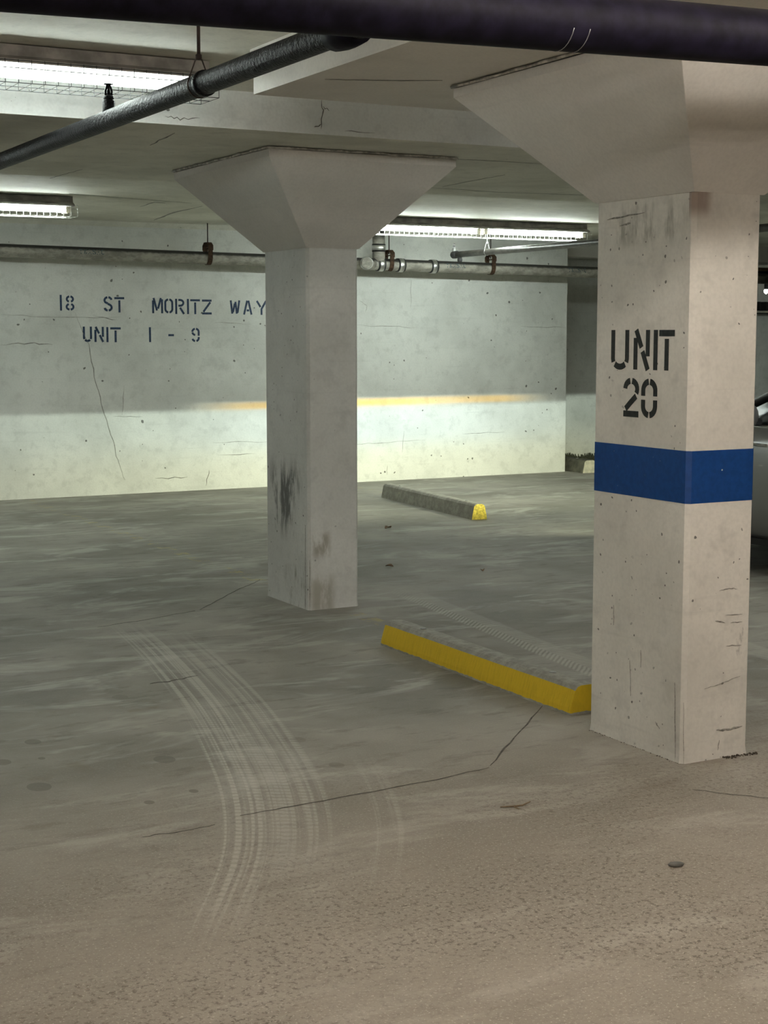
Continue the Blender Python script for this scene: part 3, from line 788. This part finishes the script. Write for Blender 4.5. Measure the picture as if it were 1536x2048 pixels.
MB().box(13.4, 23.9, 24.45, 24.49, 2.02, 2.05).build('rail', M['stop_pale'], tr)
MB().box(13.4, 23.9, 24.45, 24.69, 1.99, 2.015).build('tray_floor', M['car_black'], tr)
for k in range(60):
    x = 13.5 + k * .17
    o = MB().box(x, x + .03, 24.5, 24.69, 2.06, 2.24).build('rung', M['car_black'], tr)

# ------------------------------------------------------------------ silver car facing the back wall
CX, CY = 7.92, 7.20
car = thing('car', (CX, CY, 0), 'silver sedan behind the near column, its headlamps lighting the back wall', 'car')
def cput(mb, name, mat, par=None):
    o = mb.build(name, mat); o.parent = par or car; return o
def lerp_tab(tab, y):
    for (a, va), (b, vb) in zip(tab[:-1], tab[1:]):
        if a <= y <= b: return va + (vb - va) * (y - a) / (b - a)
    return tab[0][1] if y < tab[0][0] else tab[-1][1]
HW = [(-2.3, .70), (-2.1, .84), (-1.4, .905), (0, .91), (1.3, .90), (1.9, .86), (2.2, .74), (2.3, .60)]
TOPZ = [(-2.3, .78), (-2.2, .98), (-1.7, 1.04), (-.5, 1.03), (1.1, 1.00), (1.7, .92), (2.1, .82), (2.25, .70), (2.3, .58)]
BOT = [(-2.3, .42), (-2.1, .28), (-1.5, .22), (1.5, .22), (2.1, .24), (2.3, .34)]
stn = [-2.3, -2.25, -2.15, -1.95, -1.7, -1.4, -1.0, -.5, 0, .5, .9, 1.1, 1.4, 1.7, 1.95, 2.1, 2.2, 2.27, 2.3]
rings = []
for y in stn:
    w, zt, zb = lerp_tab(HW, y), lerp_tab(TOPZ, y), lerp_tab(BOT, y)
    hz = zt - zb
    half = [(0, zb), (w * .90, zb), (w * .985, zb + .05), (w, zb + hz * .30), (w * 1.0, zb + hz * .52), (w * .992, zb + hz * .80), (w * .965, zb + hz * .90), (w * .90, zt - .012), (w * .80, zt), (w * .45, zt + .018), (0, zt + .024)]
    rings.append([(a, y, z) for a, z in half] + [(-a, y, z) for a, z in reversed(half[1:-1])])
cput(MB().loft(rings, True, True, True), 'body', M['car'])
for s in (-1, 1):
    cput(MB().loft([[(s * .86, y, .20), (s * .90, y, .20), (s * .905, y, .245), (s * .86, y, .245)] for y in (-1.05, 1.05)]), 'rocker_panel', M['car_black'])
# cabin: dark glass shell with painted roof and pillars
def cab(y, z, w): return (w, y, z)
gl = [(-1.62, 1.02, .76, 1.02), (-1.0, 1.36, .74, 1.03), (-.55, 1.42, .70, 1.03), (.0, 1.435, .69, 1.03), (.22, 1.42, .69, 1.03), (.62, 1.24, .74, 1.02), (1.16, .99, .80, .985)]
rings = []
for y, zt, wr, zb in gl:
    wb = .83
    wt = wr * (.80 if zt > 1.3 else .93)
    rings.append([(-wb, y, zb - .01), (-wb, y, zb), (-wt, y, max(zb + .005, zt - .03)), (-wt * .85, y, zt), (0, y, zt + .02), (wt * .85, y, zt), (wt, y, max(zb + .005, zt - .03)), (wb, y, zb), (wb, y, zb - .01)])
cput(MB().loft(rings, True, True, True), 'cabin_glass', M['car_glass'])
rr = []
for y, z, w in ((-1.05, 1.345, .60), (-.8, 1.405, .60), (-.3, 1.445, .59), (.1, 1.448, .58), (.27, 1.425, .575)):
    rr.append([(-w, y, z - .035), (-w * .93, y, z), (0, y, z + .022), (w * .93, y, z), (w, y, z - .035), (0, y, z - .03)])
cput(MB().loft(rr, True, True, True), 'roof', M['car'])
for s in (-1, 1):
    cput(MB().tube([(s * .575, .20, 1.415), (s * .69, .62, 1.24), (s * .825, 1.20, .985)], [.026, .028, .032], 8), 'pillar', M['car_black'])
    cput(MB().tube([(s * .565, .24, 1.432), (s * .680, .68, 1.245), (s * .80, 1.22, 1.0)], [.012, .013, .015], 8), 'drip_rail', M['car'])
    cput(MB().tube([(s * .585, -.42, 1.41), (s * .84, -.48, 1.03)], .03, 8), 'pillar', M['car_black'])
    cput(MB().tube([(s * .60, -1.0, 1.36), (s * .70, -1.3, 1.2), (s * .80, -1.62, 1.03)], [.04, .055, .06], 8), 'pillar', M['car'])
    cput(MB().tube(straight((s * .880, -1.3, 1.008), (s * .878, 1.02, .982), 6), .009, 6), 'belt_trim', M['chrome'])
    cput(MB().tube(straight((s * .905, .56, .868), (s * .900, 1.15, .872), 4), .010, 6), 'crease_glint', M['chrome'])  # bright strip added as the tube's reflection along the body crease
    for yh in (.05, -.95):
        cput(MB().tube([(s * .905, yh - .09, .86), (s * .935, yh - .07, .865), (s * .935, yh + .07, .865), (s * .905, yh + .09, .86)], .011, 6), 'door_handle', M['chrome'])
    # mirror
    mr = cput(MB().lathe([(.02, -.10), (.075, -.085), (.085, 0), (.075, .06), (.03, .085)], (s * .99, .70, 1.06), 'X', 14), 'mirror', M['car'])
    cput(MB().box(s * .90 - .05, s * .90 + .05, .68, .74, 1.0, 1.03), 'mirror_stalk', M['car_black'], mr)
    # wheels
    for yw in (1.38, -1.36):
        x = s * .835
        wl = cput(MB().lathe([(.20, -.105), (.30, -.10), (.325, -.08), (.325, .08), (.30, .10), (.20, .105)], (x, yw, .325), 'X', 28), 'wheel', M['tyre'])
        cput(MB().lathe([(.205, -.09), (.205, .09), (.19, .098), (.06, .07), (.03, .10), (0.001, .10)] if s > 0 else [(.001, -.10), (.03, -.10), (.06, -.07), (.19, -.098), (.205, -.09), (.205, .09)], (x, yw, .325), 'X', 20), 'rim', M['alloy'], wl)
        cput(MB().tube([(s * .895, yw + .365 * math.cos(a), .33 + .365 * math.sin(a)) for a in [math.radians(-15 + k * 210 / 24) for k in range(25)]], .022, 8), 'wheel_arch', M['car_black'])
    # lamps
    hl = cput(MB().lathe([(.02, -.08), (.095, -.03), (.10, .0), (.07, .035), (.02, .045)], (s * .60, 2.20, .70), 'Y', 18), 'headlamp', M['lens'])
    cput(MB().box(s * .62 - .12, s * .62 + .12, -2.31, -2.22, .78, .92), 'tail_lamp', M['red_lens'])
    ld = bpy.data.lights.new('headlamp_beam', 'SPOT')
    ld.energy = HEADLAMP; ld.spot_size = math.radians(125); ld.spot_blend = .6; ld.shadow_soft_size = .012; ld.color = (1, 1, 1)
    ld.use_nodes = True
    nt = ld.node_tree; nn = nt.nodes; lk = nt.links
    em = nn['Emission']
    tc = nn.new('ShaderNodeTexCoord'); sx = nn.new('ShaderNodeSeparateXYZ'); lk.new(tc.outputs['Normal'], sx.inputs[0])
    def mth(op, a, b=0.0):
        q = nn.new('ShaderNodeMath'); q.operation = op
        for i, v in enumerate((a, b)):
            if hasattr(v, 'is_output'): lk.new(v, q.inputs[i])
            else: q.inputs[i].default_value = v
        return q.outputs[0]
    def mr_(f, a, b, c=0.0, d=1.0):
        q = nn.new('ShaderNodeMapRange'); q.interpolation_type = 'SMOOTHSTEP'
        lk.new(f, q.inputs[0])
        for i, v in enumerate((a, b, c, d)): q.inputs[i + 1].default_value = v
        return q.outputs[0]
    az = mth('ABSOLUTE', sx.outputs[2])
    v = mth('DIVIDE', sx.outputs[1], az); u = mth('DIVIDE', sx.outputs[0], az)
    au = mth('ABSOLUTE', u)
    CUT = .021 if s < 0 else .024
    core = mr_(au, .48, .05)                       # hot centre of the beam
    below = mr_(v, CUT + .006, CUT - .006)         # low-beam cut-off
    fall = mth('ADD', mr_(v, -.21, -.04, .05, .85), 0.0)
    foot = mr_(v, -.42, -.16, .05, 1.0)
    wide = mr_(au, 1.7, .35)
    lvl = mth('MULTIPLY', mth('MULTIPLY', below, foot), mth('ADD', mth('MULTIPLY', wide, .40), mth('MULTIPLY', mth('MULTIPLY', core, fall), .16)))
    fringe = mth('MULTIPLY', mth('MULTIPLY', mr_(v, CUT + .020, CUT + .011), mr_(v, CUT - .003, CUT + .004)), mr_(au, .36, .16))
    cr = nn.new('ShaderNodeMix'); cr.data_type = 'RGBA'
    lk.new(mr_(v, -.11, .0), cr.inputs[0]); cr.inputs[6].default_value = (.97, 1.0, .69, 1); cr.inputs[7].default_value = (.86, 1.0, .85, 1)
    cc = nn.new('ShaderNodeMix'); cc.data_type = 'RGBA'
    lk.new(mth('MULTIPLY', core, mr_(v, -.075, -.03)), cc.inputs[0]); lk.new(cr.outputs[2], cc.inputs[6]); cc.inputs[7].default_value = (.84, 1.0, .97, 1)
    cf = nn.new('ShaderNodeMix'); cf.data_type = 'RGBA'
    lk.new(fringe, cf.inputs[0]); lk.new(cc.outputs[2], cf.inputs[6]); cf.inputs[7].default_value = (1.0, .57, .0, 1)
    lk.new(cf.outputs[2], em.inputs['Color'])
    lk.new(mth('ADD', mth('MULTIPLY', fringe, .85), mth('ADD', lvl, .004)), em.inputs['Strength'])
    lo = bpy.data.objects.new('headlamp_beam', ld); COL.objects.link(lo); lo.parent = hl
    lo.location = (s * .60, 2.36, .70); lo.rotation_euler = (math.radians(90), 0, 0)
cput(MB().box(-.45, .45, 2.27, 2.315, .46, .62), 'grille', M['car_black'])
cput(MB().box(-.26, .26, -2.325, -2.29, .62, .74), 'plate', M['stop_pale'])
for yb in (2.22, -2.22):
    cput(MB().tube([(-.72, yb - .10 * (1 if yb > 0 else -1), .42), (-.5, yb + .06 * (1 if yb > 0 else -1), .42), (.5, yb + .06 * (1 if yb > 0 else -1), .42), (.72, yb - .10 * (1 if yb > 0 else -1), .42)], .07, 8), 'bumper', M['car'])

# ------------------------------------------------------------------ small litter on the floor
def leaf(x, y, k, rot, label):
    mb = MB(); n = 9; L = .085 * k; pts = []
    for i in range(n):
        t = i / (n - 1); w = .024 * k * math.sin(math.pi * min(1, t * 1.02 + .02)) ** .7 * (1 + .25 * math.sin(i * 2.3))
        curl = .012 * k * math.sin(math.pi * t)
        pts.append([(t * L - L/2, -w, .004 + curl * 1.6), (t * L - L/2, 0, .003 + curl * .4), (t * L - L/2, w, .004 + curl * 1.3)])
    vs = [q for r in pts for q in r]; fs = []
    for i in range(n - 1):
        for j in range(2): fs.append((i*3+j, i*3+j+1, i*3+3+j+1, i*3+3+j))
    o = MB().add(vs, fs, True).build('dry_leaf', M['leaf']); o.location = (x, y, 0); o.rotation_euler.z = rot
    m = o.modifiers.new('thick', 'SOLIDIFY'); m.thickness = .0015
    return tag(o, label, 'leaf')
leaf(6.03, 11.18, 1.0, .5, 'curled brown dry leaf between the scuffed column and the grey wheel stop')
leaf(5.03, 9.31, .75, 2.1, 'small brown dry leaf right of the scuffed column')
leaf(on_z(965, 1142, 0)[0], on_z(965, 1142, 0)[1], .6, 1.1, 'tiny dry leaf flake midway between the two columns')
tx, ty, _ = on_z(1035, 1615, 0)
mb = MB().tube([(tx - .055, ty + .022, .004), (tx - .015, ty + .005, .005), (tx + .02, ty, .005), (tx + .06, ty + .012, .009)], [.002, .003, .0028, .0014], 6)
mb.tube([(tx - .015, ty + .005, .005), (tx - .008, ty - .022, .003)], [.0026, .0014], 6)
tag(mb.build('twig', M['twig']), 'small forked dry twig on the floor in front of the near column', 'twig')
qx, qy, _ = on_z(1352, 1733, 0)
mb = MB(); pr = []
for k, (r, zz) in enumerate(((.004, .0), (.011, .003), (.013, .008), (.010, .014), (.003, .017))): pr.append((r, zz))
o = mb.lathe(pr, (0, 0, 0), 'Z', 10).build('pebble', M['pebble']); o.location = (qx, qy, 0); o.scale = (2.0, 1.0, .9); o.rotation_euler.z = -.4
tag(o, 'dark bean-shaped pebble on the floor in the right foreground', 'pebble')
qx, qy, _ = on_z(727, 1718, 0)
# crumbs of dirt gathered at the foot of the near column
mb = MB()
for i in range(70):
    t = random.random(); x = 3.84 + .16 * t; y = 4.448 - abs(random.gauss(0, .012)); r = random.uniform(.0015, .0055)
    mb.lathe([(r * .4, 0), (r, r * .4), (r * .7, r), (r * .1, r * 1.2)], (x, y, 0), 'Z', 5, False)
for i in range(60):
    x = 3.644 - abs(random.gauss(0, .006)); y = random.uniform(4.46, 5.04); r = random.uniform(.0008, .0028)
    mb.lathe([(r * .4, 0), (r, r * .4), (r * .7, r), (r * .1, r * 1.2)], (x, y, 0), 'Z', 5, False)
o = mb.build('dirt_crumbs', M['dirt']); tag(o, 'dirt crumbs gathered at the foot of the near column', 'dirt', None, 'stuff')
